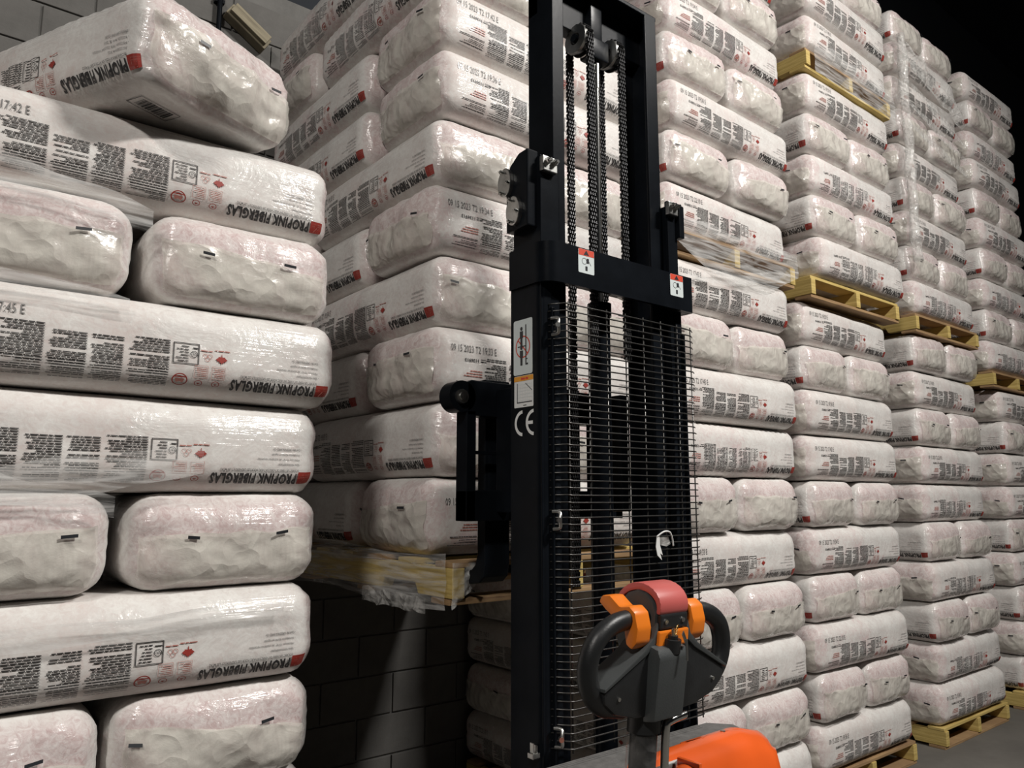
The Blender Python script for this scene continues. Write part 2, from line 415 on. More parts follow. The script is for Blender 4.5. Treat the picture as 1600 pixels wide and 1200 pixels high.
def print_mesh(shape, F):
    verts = []; faces = []; mi = []
    for sgn in (-1, 1):
        b = len(verts)
        for (x, z) in F.v:
            p, n = shape.map(x if sgn < 0 else -x, sgn * BA, z, 0.0022)
            verts.append(p)
        for f, m_ in zip(F.f, F.m):
            faces.append(tuple(b + i for i in f)); mi.append(m_)
    me = bpy.data.meshes.new('printed_text'); me.from_pydata([tuple(v) for v in verts], [], faces)
    for k in ('ink', 'ink_grey', 'red_ink', 'red_pale', 'ink_faint'): me.materials.append(M[k])
    me.polygons.foreach_set('material_index', mi); me.shade_smooth(); me.update()
    return me
def film_mesh(shape, sgn, seed):
    bm = bmesh.new(); rnd = random.Random(seed)
    nu, nv = 26, 14
    top = 0.015 + 0.03 * rnd.random(); slope = rnd.uniform(-0.08, 0.05)
    g = []
    so = Vector((seed * 5.1, seed * 2.3, 0.7))
    for i in range(nu + 1):
        row = []
        u = i / nu * 2 - 1
        for j in range(nv + 1):
            v = j / nv
            zt = top + slope * u * 0.4 + 0.012 * noise.noise(Vector((u * 3, seed, 0)))
            z = -0.128 + (zt + 0.128) * v
            y = u * (0.235 + 0.02 * noise.noise(Vector((v * 3, seed * 2.2, u))))
            q = Vector((y * 10, z * 12, 0)) + so
            cr = 0.004 + 0.011 * (0.42 - abs(noise.noise(q * 0.55))) + 0.002 * (0.4 - abs(noise.noise(q * 2.3)))
            p, n = shape.map(sgn * BC, y, z, max(0.003, cr))
            row.append(bm.verts.new(p))
        g.append(row)
    for i in range(nu):
        for j in range(nv):
            f = bm.faces.new((g[i][j], g[i + 1][j], g[i + 1][j + 1], g[i][j + 1]))
    # black registration marks printed on the film
    for (yc, zc, wd, rot) in ((rnd.uniform(-0.17, -0.1), top - 0.004, 0.036, rnd.uniform(-0.2, 0.2)), (rnd.uniform(0.1, 0.2), top - 0.012, 0.03 * (rnd.random() < 0.5), 0.1)):
        if wd < 0.01: continue
        pts = []
        for (a, b2) in ((-1, -1), (1, -1), (1, 1), (-1, 1)):
            yy = yc + a * wd / 2 ; zz = zc + b2 * 0.0042 + a * wd / 2 * rot
            p, n = shape.map(sgn * BC, -sgn * yy, zz, 0.014); pts.append(bm.verts.new(p))
        f = bm.faces.new(pts); f.material_index = 1
    bmesh.ops.recalc_face_normals(bm, faces=bm.faces)
    return bm_mesh('end_film', bm, [M['endfilm'], M['tape']], smooth=True)
DATES = ['09 15 2023 T2 19:36 E', '09 15 2023 T2 19:34 E', '09 15 2023 T2 19:33 E', '09 15 2023 T2 17:45 E', None, '09 15 2023 T2 17:42 E', None, '09 15 2023 T2 22:10 E']
VAR = []
for i in range(8):
    sh = BagShape(i + 1, ribs=0.006 if i in (4, 6) else 0.0, sag=0.0, crease=1.0)
    VAR.append(dict(shape=sh, body=bag_body(sh, M['bag_pink'] if i % 3 == 1 else M['bag']), text=print_mesh(sh, print_layout(i, DATES[i])),
                    fp=film_mesh(sh, 1, i + 0.5), fn=film_mesh(sh, -1, i + 20.5)))
rb = random.Random(11)
def put_bag(loc, rz, label, group, var=None, film='p', jit=1.0, hs=1.0, text=True, rx=0.0, ry=0.0):
    v = VAR[rb.randrange(8) if var is None else var]
    o = link_mesh('insulation_bag', v['body'], None,
                  (loc[0] + rb.uniform(-.014, .014) * (jit if abs(rz) < 0.1 else jit * 0.3), loc[1] + rb.uniform(-.022, .022) * jit, loc[2]),
                  (rx, ry, rz + R(rb.uniform(-1.3, 1.3)) * jit))
    o.scale = (1, 1, hs)
    tag(o, label, 'bag', group)
    if text: link_mesh('printed_text', v['text'], o)
    if film: link_mesh('end_film', v['fp'] if film == 'p' else v['fn'], o)
    return o
ORD = ['first', 'second', 'third', 'fourth', 'fifth', 'sixth', 'seventh', 'eighth', 'ninth', 'tenth']
def unit(x0, y0, z0, seq, H, where, group, number, rear=False, varmap=None, shift=None):
    """a pallet load seen from the -Y side; P = one long bag in front, Q = two bags end-on. number(k) gives the layer's ordinal"""
    for k, t in enumerate(seq):
        zc = z0 + H * (k + 0.5); hs = H / 0.2628
        dx = shift[k] if shift and k < len(shift) else 0.0
        x = x0 + dx
        n = number(k); vm = (varmap or {}).get(k)
        if t == 'P':
            put_bag((x + 0.53, y0 + BA, zc), 0, f'long-side printed bag, {n} layer {where}', group, vm, 'n', hs=hs)
            if rear:
                put_bag((x + 0.265, y0 + 2 * BA + 0.055 + BC, zc), R(-90), f'rear bag of the {n} layer {where}', group, None, None, 0.3, hs)
                if rear == 2: put_bag((x + 0.80, y0 + 2 * BA + 0.055 + BC, zc), R(-90), f'right rear bag of the {n} layer {where}', group, None, None, 0.3, hs, text=False)
        else:
            put_bag((x + 0.262, y0 + BC, zc), R(-90), f'left end-on bag, {n} layer {where}', group, vm, 'p', 0.6, hs)
            put_bag((x + 0.80, y0 + BC + 0.004, zc), R(-90), f'right end-on bag, {n} layer {where}', group, None, 'p', 0.6, hs, text=False)
            if rear:
                put_bag((x + 0.53, y0 + 2 * BC + 0.055 + BA, zc), 0, f'rear bag of the {n} layer {where}', group, None, 'n', 0.3, hs)
STD = 'PQPQPQPPQP'

# ------------------------------------------------------------------ pallets
def pallet(x0, y0, z0, lx, ly, label, yellow=True):
    e = empty('wooden_pallet', (x0 + lx / 2, y0 + ly / 2, z0)); tag(e, label, 'pallet', 'wooden pallets under the bag stacks')
    hx, hy = lx / 2, ly / 2
    for k in range(3):
        bm = bmesh.new(); c = (-hx + 0.0225, 0, hx - 0.0225)[k]
        # notched stringer, profile in YZ
        pts = [(-hy, 0.02), (-hy, 0.112), (hy, 0.112), (hy, 0.02), (hy - 0.2, 0.02), (hy - 0.22, 0.055), (hy - 0.42, 0.055), (hy - 0.44, 0.02),
               (-hy + 0.44, 0.02), (-hy + 0.42, 0.055), (-hy + 0.22, 0.055), (-hy + 0.2, 0.02)]
        prism(bm, pts, 'X', c - 0.0225, c + 0.0225, bev=0.003)
        obj('stringer', bm, M['wood_y'] if yellow else M['wood'], e)
    def board(y, wd, z):
        bm = bmesh.new(); box(bm, -hx, hx, y - wd / 2, y + wd / 2, z, z + 0.018, bev=0.003)
        obj('deck_board', bm, M['wood'] if rb.random() < 0.6 else M['wood_y'], e, rot=(0, 0, R(rb.uniform(-.4, .4))))
    n = 8
    for i in range(n): board(-hy + 0.06 + (ly - 0.12) * i / (n - 1), 0.105, 0.112)
    for i in range(4): board(-hy + 0.06 + (ly - 0.12) * i / 3, 0.105, 0.0)
    return e

# ------------------------------------------------------------------ the setting
WY = 3.90
bm = bmesh.new(); box(bm, -6, 16, -7, 5, -0.1, 0.0); structure(obj('floor', bm, M['floor']))
bm = bmesh.new(); box(bm, -6, 16, -7, 5, 8.4, 8.5); structure(obj('ceiling', bm, M['dark']))
bm = bmesh.new(); box(bm, -6, 3.4, WY + 0.012, WY + 0.2, 0.0, 4.4); wb = structure(obj('wall_back', bm, M['mortar']))
bm = bmesh.new(); box(bm, -6, 16, WY + 0.03, WY + 0.2, 4.4, 8.4); structure(obj('wall_upper', bm, M['dark']))
bm = bmesh.new(); box(bm, 3.4, 16, WY + 0.02, WY + 0.2, 0.0, 4.4); structure(obj('wall_rear', bm, M['dark']))
bm = bmesh.new(); box(bm, 15.8, 16, -7, WY + 0.1, 0.0, 8.4); structure(obj('wall_right', bm, M['dark']))
BWd, BH = 0.43, 0.215
bm = bmesh.new(); box(bm, -BWd / 2 + 0.005, BWd / 2 - 0.005, 0, 0.06, 0.005, BH - 0.005, bev=0.004)
blk = bm_mesh('block', bm, M['block'])
for r_ in range(20):
    for c in range(10):
        link_mesh('block', blk, wb, (-0.95 + c * BWd + (BWd / 2 if r_ % 2 else 0), WY + random.uniform(-0.001, 0.002), r_ * BH))
bm = bmesh.new(); tube(bm, [(1.121, WY - 0.03, 0.1), (1.121, WY - 0.03, 6.5)], 0.013, 10)
for z in (3.3, 4.2, 5.2): box(bm, 1.096, 1.146, WY - 0.03, WY, z, z + 0.02)
tag(obj('conduit_pipe', bm, M['black'], smooth=True, angle=40), 'thin dark conduit running up the block wall behind the left stack', 'pipe')
bm = bmesh.new()
for k, (a, b_, c_) in enumerate(((0, 0.05, 0.0), (0.012, 0.03, 0.03))):
    box(bm, -0.125 + a, 0.125 - a, -0.045 - c_ - 0.02, -c_, -0.035 + 0.01 * k, 0.035, mi=0, bev=0.004)
o = obj('wooden_bracket', bm, M['wood_pale'], None, (1.268, WY - 0.004, 4.10), (0, R(32), 0))
tag(o, 'short tilted wooden block fixed to the wall behind the left stack', 'wood block')

# ------------------------------------------------------------------ pallets and loads
LH = 0.2475; H = 0.262
pallet(-0.08, 2.09, 0.0, 1.06, 1.56, 'wooden pallet under the near left stack of bags')
unit(-0.08, 2.08, 0.13, STD, LH, 'from the top of the near left stack', 'bags of the near left stack', lambda k: ORD[9 - k],
     varmap={9: 5, 7: 3, 6: 0, 4: 2, 8: 0, 5: 2, 3: 4}, shift=[0, 0, 0, 0.0, 0.0, 0.0, 0.0, 0.03, 0.0, 0.0])
pallet(1.37, 2.0, 1.275, 1.06, 1.64, 'wooden pallet raised on the forks of the black stacker')
unit(1.385, 2.17, 1.41, STD, H, 'above the pallet raised by the stacker', 'bags of the raised load', lambda k: ORD[k], rear=2,
     varmap={0: 7, 2: 2, 4: 1, 6: 0, 7: 5})
pallet(2.71, 2.26, 0.0, 1.06, 1.54, 'floor pallet of the bag column right beside the mast')
unit(2.71, 2.25, 0.13, STD, H, 'below the mid-height pallet of the column beside the mast', 'bags of the column beside the mast', lambda k: ORD[9 - k], rear=True,
     varmap={9: 5, 7: 3, 6: 4, 4: 2, 2: 0})
pallet(2.74, 2.24, 2.75, 1.07, 1.54, 'mid-height wooden pallet in the bag column right beside the mast')
unit(2.76, 2.25, 2.88, STD[:7], H, 'above the mid-height pallet of the column beside the mast', 'bags of the column beside the mast', lambda k: ORD[k])
pallet(4.0, 2.34, 0.0, 1.06, 1.54, 'floor pallet of the second bag column right of the mast')
unit(3.99, 2.33, 0.13, STD, H, 'below the middle pallet of the second column', 'bags of the second column right of the mast', lambda k: ORD[9 - k])
pallet(4.03, 2.27, 2.75, 1.08, 1.54, 'middle wooden pallet of the second bag column right of the mast')
unit(4.07, 2.25, 2.88, STD[:5], H, 'above the middle pallet of the second column', 'bags of the second column right of the mast', lambda k: ORD[k])
pallet(4.09, 2.25, 4.19, 1.07, 1.54, 'topmost wooden pallet of the second bag column right of the mast')
unit(4.11, 2.25, 4.32, 'PPQ', H, 'above the topmost pallet of the second column', 'bags of the second column right of the mast', lambda k: ORD[k])
pallet(5.45, 2.33, 0.0, 1.07, 1.54, 'floor pallet of the third bag column right of the mast')
unit(5.44, 2.33, 0.13, 'PPQPQPPQPQ', H, 'below the middle pallet of the third column', 'bags of the third column right of the mast', lambda k: ORD[9 - k], rear=False,
     varmap={0: 1, 1: 4, 3: 6, 5: 4})
pallet(5.45, 2.31, 2.75, 1.07, 1.54, 'middle wooden pallet of the third bag column right of the mast')
unit(5.46, 2.32, 2.88, STD[:9], H, 'above the middle pallet of the third column', 'bags of the third column right of the mast', lambda k: ORD[k])
pallet(6.92, 2.33, 0.0, 1.07, 1.54, 'floor pallet of the rightmost bag column')
unit(6.93, 2.33, 0.13, 'QPQPQPPQP', H, 'below the middle pallet of the rightmost column', 'bags of the rightmost column', lambda k: ORD[8 - k])
pallet(6.82, 2.33, 2.49, 1.07, 1.54, 'middle wooden pallet of the rightmost bag column')
unit(6.80, 2.33, 2.62, STD, H, 'above the middle pallet of the rightmost column', 'bags of the rightmost column', lambda k: ORD[k])

# loose bag on top of the left stack
shL = BagShape(31, ribs=0.003, crease=1.9)
VAR.append(dict(shape=shL, body=bag_body(shL, M['bag']), text=print_mesh(shL, print_layout(31, None, True)), fp=film_mesh(shL, 1, 31.5), fn=film_mesh(shL, -1, 32.5)))
lb = put_bag((0.385, 2.47, 2.742), R(-65), 'loose bag lying askew on top of the near left stack', 'bags of the near left stack', 8, 'p', 0, 1.0)
F = Flat()
F.frame(-0.06, 0.06, -0.03, 0.03, 0.002, 0)
rr = random.Random(4); x = -0.045
while x < 0.045:
    wd = rr.choice((0.0015, 0.003, 0.0045)); F.rect(x, x + wd, -0.02, 0.02, 0); x += wd + rr.choice((0.0015, 0.003))
me = bpy.data.meshes.new('barcode')
me.from_pydata([tuple(shL.map(0.40 + vz, -0.12 + vx, -BB, 0.0022)[0]) for (vx, vz) in F.v], [], [tuple(f) for f in F.f]); me.materials.append(M['ink'])
link_mesh('barcode', me, lb)

# ------------------------------------------------------------------ the pallet stacker
TX, TY = 1.635, 1.60
T = empty('pallet_stacker', (TX, TY, 0)); tag(T, 'black walkie pallet stacker with wire mesh mast guard, orange cover and loop tiller handle', 'pallet stacker')
T_inv = Matrix.Translation((-TX, -TY, 0))
def part(name, bm, mats, parent=None, smooth=False, angle=None):
    bmesh.ops.transform(bm, matrix=T_inv, verts=bm.verts)
    return obj(name, bm, mats, parent or T, smooth=smooth, angle=angle)
def plabel(o, l): o['label'] = l; return o
BK = M['black']
# outer rails (C channels open to the inside) and inner rails
def channel(x0, x1, y0, y1, z0, z1, side, t=0.012):
    bm = bmesh.new()
    if side < 0: pts = [(x0, y0), (x1, y0), (x1, y0 + t), (x0 + t, y0 + t), (x0 + t, y1 - t), (x1, y1 - t), (x1, y1), (x0, y1)]
    else: pts = [(x1, y0), (x0, y0), (x0, y0 + t), (x1 - t, y0 + t), (x1 - t, y1 - t), (x0, y1 - t), (x0, y1), (x1, y1)]
    prism(bm, pts, 'Z', z0, z1, bev=0.002)
    return bm
part('outer_mast_rail', channel(1.34, 1.408, 1.545, 1.665, 0.08, 2.56, -1), BK)
part('outer_mast_rail', channel(1.884, 1.93, 1.545, 1.665, 0.08, 2.56, 1), BK)
part('inner_mast_rail', channel(1.411, 1.456, 1.57, 1.68, 0.1, 3.21, -1, 0.01), BK)
part('inner_mast_rail', channel(1.828, 1.882, 1.57, 1.68, 0.1, 3.21, 1, 0.01), BK)
# side skin of the outer mast below the cover (rounded corner column)
bm = bmesh.new()
pts = [(1.336, 1.672), (1.336, 1.565)] + [(1.356 - 0.02 * math.cos(a), 1.562 - 0.02 * math.sin(a)) for a in [R(k * 18) for k in range(1, 6)]] + [(1.374, 1.542), (1.374, 1.56), (1.352, 1.575), (1.352, 1.672)]
prism(bm, pts, 'Z', 0.08, 2.2)
part('mast_side_skin', bm, BK, smooth=True, angle=35)
# top beam
bm = bmesh.new(); box(bm, 1.411, 1.882, 1.635, 1.68, 3.07, 3.215, bev=0.003); box(bm, 1.411, 1.885, 1.57, 1.68, 3.205, 3.22, bev=0.003)
part('mast_top_beam', bm, BK)
bm = bmesh.new(); box(bm, 1.456, 1.83, 1.64, 1.675, 0.30, 0.42, bev=0.003); box(bm, 1.408, 1.884, 1.655, 1.69, 0.55, 0.66, bev=0.003)
part('mast_crossmember', bm, BK)
# cover band round the mast
bm = bmesh.new()
outer = [(1.328, 1.67), (1.328, 1.56)] + [(1.376 - 0.048 * math.cos(R(a)), 1.556 - 0.048 * math.sin(R(a))) for a in range(10, 91, 10)] + [(1.948, 1.508), (1.956, 1.516), (1.956, 1.56)]
inner = [(1.944, 1.56), (1.944, 1.52), (1.376, 1.52)] + [(1.376 - 0.036 * math.cos(R(a)), 1.556 - 0.036 * math.sin(R(a))) for a in range(80, 9, -10)] + [(1.34, 1.56), (1.34, 1.67)]
prism(bm, outer + inner, 'Z', 2.188, 2.302)
# top lid of the band, set back a little
prism(bm, [(1.345, 1.66), (1.345, 1.57), (1.385, 1.525), (1.44, 1.525), (1.44, 1.545), (1.41, 1.56), (1.41, 1.66)], 'Z', 2.286, 2.298)
part('mast_cover', bm, BK, smooth=True, angle=35)
# lower fill of the band on the right (rounded tail)
bm = bmesh.new(); box(bm, 1.885, 1.95, 1.52, 1.66, 2.188, 2.2, bev=0.003); box(bm, 1.90, 1.932, 1.54, 1.67, 1.0, 2.19, bev=0.004)
part('mast_side_skin', bm, BK)
# cylinder, rod, chain head
bm = bmesh.new(); tube(bm, [(1.645, 1.625, 0.3), (1.645, 1.625, 2.17)], 0.032, 20)
tube(bm, [(1.645, 1.625, 2.15), (1.645, 1.625, 2.19)], 0.037, 20)
part('lift_cylinder', bm, BK, smooth=True, angle=40)
bm = bmesh.new(); tube(bm, [(1.645, 1.625, 2.15), (1.645, 1.625, 2.985)], 0.0125, 18)
tube(bm, [(1.645, 1.625, 2.90), (1.645, 1.625, 3.0)], 0.0145, 18)
part('piston_rod', bm, M['chrome'], smooth=True, angle=40)
bm = bmesh.new(); box(bm, 1.60, 1.685, 1.60, 1.65, 2.99, 3.06, bev=0.006); box(bm, 1.615, 1.665, 1.61, 1.65, 3.05, 3.21, bev=0.004)
tube(bm, [(1.545, 1.62, 3.035), (1.735, 1.62, 3.035)], 0.013, 14)
part('chain_yoke', bm, BK, smooth=True, angle=35)
for xx in (1.572, 1.712):
    bm = bmesh.new()
    tube(bm, [(xx - 0.016, 1.62, 3.035), (xx + 0.016, 1.62, 3.035)], 0.040, 28)
    pr = part('chain_roller', bm, M['chain'], smooth=True, angle=40)
    for s_ in (-1, 1):
        bm = bmesh.new(); c = Vector((xx + s_ * 0.017, 1.62, 3.035)); n = 28; ri, ro = 0.02, 0.049
        vr = []
        for a in range(n):
            d = Vector((0, math.cos(2 * math.pi * a / n), math.sin(2 * math.pi * a / n)))
            vr.append([bm.verts.new(c + Vector((-s_ * 0.005, 0, 0)) + d * ro), bm.verts.new(c + Vector((s_ * 0.003, 0, 0)) + d * (ro - 0.003)), bm.verts.new(c + Vector((s_ * 0.004, 0, 0)) + d * ri), bm.verts.new(c + Vector((-s_ * 0.004, 0, 0)) + d * (ri - 0.002))])
        for a in range(n):
            p0, p1 = vr[a], vr[(a + 1) % n]
            for k in range(3): bm.faces.new((p0[k], p1[k], p1[k + 1], p0[k + 1]))
        bmesh.ops.recalc_face_normals(bm, faces=bm.faces)
        part('roller_flange', bm, M['zinc'], pr, smooth=True, angle=35)
        bm = bmesh.new(); tube(bm, [c, c + Vector((s_ * 0.006, 0, 0))], 0.008, 12); part('axle_end', bm, M['zinc'], pr, smooth=True, angle=40)
# chains
def chain(x, y, z0, z1):
    bm = bmesh.new(); p = 0.0125; n = int((z1 - z0) / p); w_ = 0.0125
    for i in range(n):
        z = z0 + i * p
        offs = (-w_, -0.0035, 0.0055) if i % 2 else (-0.008, 0.001, w_ - 0.003)
        for ox in offs:
            # one link plate: a waisted hexagon in YZ, extruded in X
            pts = [(y - 0.0065, z - 0.002), (y - 0.0048, z + p * 0.5), (y - 0.0065, z + p + 0.002), (y + 0.0065, z + p + 0.002), (y + 0.0048, z + p * 0.5), (y + 0.0065, z - 0.002)]
            v0 = [bm.verts.new((x + ox, a, b)) for a, b in pts]; v1 = [bm.verts.new((x + ox + 0.003, a, b)) for a, b in pts]
            bm.faces.new(v0); bm.faces.new(list(reversed(v1)))
            for k in range(6): bm.faces.new((v0[k], v1[k], v1[(k + 1) % 6], v0[(k + 1) % 6]))
        tube(bm, [(x - 0.0145, y, z), (x + 0.0145, y, z)], 0.0035, 6)
    bmesh.ops.recalc_face_normals(bm, faces=bm.faces)
    part('lift_chain', bm, M['chain'])
for xx in (1.572, 1.712):
    chain(xx, 1.574, 2.02, 3.04); chain(xx, 1.666, 1.35, 3.04)
    bm = bmesh.new()
    for k in range(9):
        a = math.pi * k / 8; y = 1.62 - 0.046 * math.cos(a); z = 3.035 + 0.046 * math.sin(a)
        tube(bm, [(xx - 0.0145, y, z), (xx + 0.0145, y, z)], 0.0065, 6)
    part('chain_arc', bm, M['chain'])
# guide roller bracket with two bolted discs on the left outer rail
bm = bmesh.new(); prism(bm, [(1.56, 2.35), (1.56, 2.575), (1.60, 2.572), (1.64, 2.545), (1.655, 2.49), (1.655, 2.35)], 'X', 1.305, 1.345, bev=0.004)
br = part('roller_bracket', bm, BK)
for (cy, cz, sh_) in ((1.628, 2.497, 0.02), (1.588, 2.402, 0.022)):
    bm = bmesh.new()
    pts = [(cy + sh_ + 0.032 * math.cos(R(a)) * (1 if math.cos(R(a)) > 0 else 0.85), cz + 0.043 * math.sin(R(a))) for a in range(0, 360, 15)]
    prism(bm, pts, 'X', 1.292, 1.306, bev=0.002)
    d_ = part('roller_disc', bm, M['zinc'], br)
    for (a, rr_) in ((75, 0.032), (195, 0.024), (290, 0.032)):
        y = cy + sh_ + rr_ * 0.8 * math.cos(R(a)); z = cz + rr_ * math.sin(R(a))
        bm = bmesh.new(); tube(bm, [(1.292, y, z), (1.282, y, z)], 0.0065, 8); tube(bm, [(1.282, y, z), (1.279, y, z)], 0.0035, 8)
        part('bolt', bm, M['chrome'], br, smooth=True, angle=40)
# clamp blocks
for (x0, x1, zc) in ((1.335, 1.39, 2.53), (1.873, 1.918, 2.53)):
    bm = bmesh.new(); box(bm, x0, x1, 1.528, 1.545, zc - 0.022, zc + 0.022, bev=0.003)
    c_ = part('clamp_block', bm, M['zinc'])
    for k in range(2):
        xm = x0 + (x1 - x0) * (0.28 + 0.44 * k)
        bm = bmesh.new(); tube(bm, [(xm, 1.529, zc + 0.006), (xm, 1.517, zc + 0.006)], 0.0095, 6); tube(bm, [(xm, 1.52, zc + 0.006), (xm, 1.508, zc + 0.006)], 0.005, 8)
        part('bolt', bm, M['chrome'], c_, smooth=True, angle=40)
bm = bmesh.new(); box(bm, 1.925, 1.95, 1.53, 1.58, 2.44, 2.55, bev=0.004); part('stop_bracket', bm, BK)
# wire mesh guard
bm = bmesh.new(); box(bm, 1.366, 1.376, 1.530, 1.545, 0.93, 2.12, bev=0.002); box(bm, 1.926, 1.934, 1.530, 1.56, 0.93, 2.12, bev=0.002)
guard = part('mast_guard', bm, BK)
bm = bmesh.new(); tube(bm, [(1.362, 1.545, 0), (1.37, 1.535, 0.001), (1.392, 1.503, 0.0015), (1.405, 1.500, 0), (1.65, 1.499, 0), (1.91, 1.500, 0), (1.93, 1.503, 0), (1.952, 1.516, 0)], 0.0021, 6)
bmesh.ops.transform(bm, matrix=T_inv, verts=bm.verts)
wire_me = bm_mesh('wire', bm, M['wire'], smooth=True)
z = 0.975
while z < 2.14:
    link_mesh('wire', wire_me, guard, (random.uniform(-.002, .002), random.uniform(-.0006, .0006), z), (0, R(random.uniform(-.25, .25)), 0)); z += 0.0192
for xx in (1.402, 1.478, 1.551, 1.628, 1.705, 1.784, 1.86, 1.925):
    bm = bmesh.new(); tube(bm, [(xx, 1.5035, 0.965), (xx, 1.5035, 2.135)], 0.0021, 6); part('wire', bm, M['wire'], guard, smooth=True)
for zc in (2.065, 1.545, 1.005):
    bm = bmesh.new()
    tube(bm, smooth_path([(1.362, 1.53, zc + 0.022), (1.372, 1.512, zc + 0.02), (1.367, 1.506, zc), (1.372, 1.512, zc - 0.02), (1.365, 1.53, zc - 0.024)], 4), 0.005, 8)
    tube(bm, [(1.366, 1.512, zc), (1.362, 1.502, zc)], 0.007, 8)
    part('guard_clip', bm, M['zinc'], guard, smooth=True, angle=50)
# fork carriage
bm = bmesh.new()
CY0, CY1 = 1.845, 1.90
prism(bm, [(1.31, 1.845), (1.31, 1.945), (1.325, 1.952), (1.965, 1.952), (1.965, 1.845)], 'Y', CY0, CY1, bev=0.003)
box(bm, 1.308, 1.342, CY0, CY1, 1.535, 1.86, bev=0.003); box(bm, 1.50, 1.56, CY0, CY1, 1.535, 1.86, bev=0.003); box(bm, 1.93, 1.965, CY0, CY1, 1.535, 1.86, bev=0.003)
box(bm, 1.308, 1.965, CY0, CY1, 1.535, 1.625, bev=0.003)
box(bm, 1.335, 1.51, CY0 + 0.015, CY0 + 0.03, 1.732, 1.742, bev=0.001)
box(bm, 1.42, 1.46, 1.69, 1.85, 1.56, 1.93, bev=0.003); box(bm, 1.80, 1.84, 1.69, 1.85, 1.56, 1.93, bev=0.003)
car = part('fork_carriage', bm, BK)
bm = bmesh.new(); tube(bm, [(1.292, CY0, 1.90), (1.292, CY1, 1.90)], 0.047, 28); part('carriage_boss', bm, BK, car, smooth=True, angle=40)
bm = bmesh.new(); tube(bm, [(1.285, CY0, 1.898), (1.285, CY0 - 0.012, 1.898)], 0.021, 20); tube(bm, [(1.285, CY0 - 0.01, 1.898), (1.285, CY0 - 0.016, 1.898)], 0.012, 12)
part('bolt', bm, M['zinc'], car, smooth=True, angle=40)
for (x0, x1) in ((1.421, 1.516), (1.73, 1.825)):
    bm = bmesh.new()
    prof = [(1.905, 1.97), (1.945, 1.97), (1.945, 1.43), (1.955, 1.40), (1.975, 1.383), (3.02, 1.37), (3.05, 1.357), (3.05, 1.347), (1.975, 1.340), (1.935, 1.346), (1.912, 1.365), (1.905, 1.40)]
    prism(bm, prof, 'X', x0, x1, bev=0.004)
    part('fork', bm, BK)
# straddle legs, power unit body
for (x0, x1) in ((1.37, 1.48), (1.79, 1.90)):
    bm = bmesh.new(); box(bm, x0, x1, 1.6, 2.05, 0.03, 0.10, bev=0.008); tube(bm, [(x0 + 0.02, 1.99, 0.04), (x1 - 0.02, 1.99, 0.04)], 0.04, 20)
    part('base_leg', bm, BK)
bm = bmesh.new(); box(bm, 1.20, 1.99, 1.345, 1.545, 0.06, 0.918, bev=0.012)
body = part('power_unit', bm, BK)
bm = bmesh.new(); tube(bm, [(1.58, 1.42, 0.1), (1.68, 1.42, 0.1)], 0.1, 24); part('drive_wheel', bm, M['rubber'], smooth=True, angle=40)
# grey textured deck on top with a stepped rear ridge
bm = bmesh.new()
prism(bm, [(1.205, 1.515), (1.205, 1.338), (1.60, 1.34), (1.665, 1.363), (1.70, 1.412), (1.985, 1.414), (2.0, 1.455), (1.95, 1.515)], 'Z', 0.92, 0.944, bev=0.004)
part('deck_panel', bm, M['deck'])
for k in range(3):
    bm = bmesh.new(); box(bm, 1.25, 1.90, 1.487 + 0.009 * k, 1.491 + 0.009 * k, 0.943, 0.9475, bev=0.001); part('deck_rib', bm, M['deck'])
# orange cover: sculpted cap, right of the tiller
bm = bmesh.new()
base = [(1.70, 1.415), (1.985, 1.418), (2.025, 1.402), (2.045, 1.375), (2.045, 1.33), (2.02, 1.308), (1.60, 1.30), (1.47, 1.30), (1.45, 1.315), (1.60, 1.338), (1.665, 1.362)]
dense = []
for a in range(len(base)):
    p, q = Vector(base[a]), Vector(base[(a + 1) % len(base)])
    nn = max(2, int((q - p).length / 0.02))
    dense += [p.lerp(q, k / nn) for k in range(nn)]
cc = Vector((1.82, 1.385))
levels = [(1.0, 0.25, -0.03), (1.0, 0.70, -0.012), (1.0, 0.84, 0.004), (0.998, 0.895, 0.018), (0.994, 0.922, 0.030), (0.985, 0.940, 0.044), (0.965, 0.951, 0.060), (0.93, 0.956, 0.066), (0.6, 0.959, 0.052), (0.3, 0.960, 0.035)]
rings = []
for k, z, fy in levels:
    ring = []
    for p in dense:
        q = cc + (p - cc) * k; fr = max(0.0, min(1.0, (1.40 - p.y) / 0.08))
        ring.append(bm.verts.new((q.x, min(1.418, q.y + fy * fr), z - (max(0, q.x - 1.93) * 0.22 if z > 0.9 else 0))))
    rings.append(ring)
nd = len(dense)
for a in range(len(rings) - 1):
    for i in range(nd):
        bm.faces.new((rings[a][i], rings[a][(i + 1) % nd], rings[a + 1][(i + 1) % nd], rings[a + 1][i]))
bm.faces.new(rings[-1]); bm.faces.new(list(reversed(rings[0])))
bmesh.ops.recalc_face_normals(bm, faces=bm.faces)
cov = plabel(part('cover', bm, M['orange'], smooth=True, angle=40), 'glossy orange plastic cover')
bm = bmesh.new(); tube(bm, [(1.87, 1.395, 0.95), (1.87, 1.395, 0.9625)], 0.007, 12); part('screw', bm, M['zinc'], cov, smooth=True, angle=40)
bm = bmesh.new(); bmesh.ops.create_uvsphere(bm, u_segments=20, v_segments=12, radius=0.04, matrix=Matrix.Translation((1.60, 1.298, 0.925)) @ Matrix.Diagonal((1, 1, 0.7, 1)))
box(bm, 1.594, 1.606, 1.262, 1.332, 0.936, 0.962, bev=0.004)
part('battery_knob', bm, M['orange'], smooth=True, angle=50)
bm = bmesh.new(); box(bm, 1.30, 1.42, 1.34, 1.40, 0.94, 0.952, bev=0.004); part('cover_lip', bm, M['orange'])
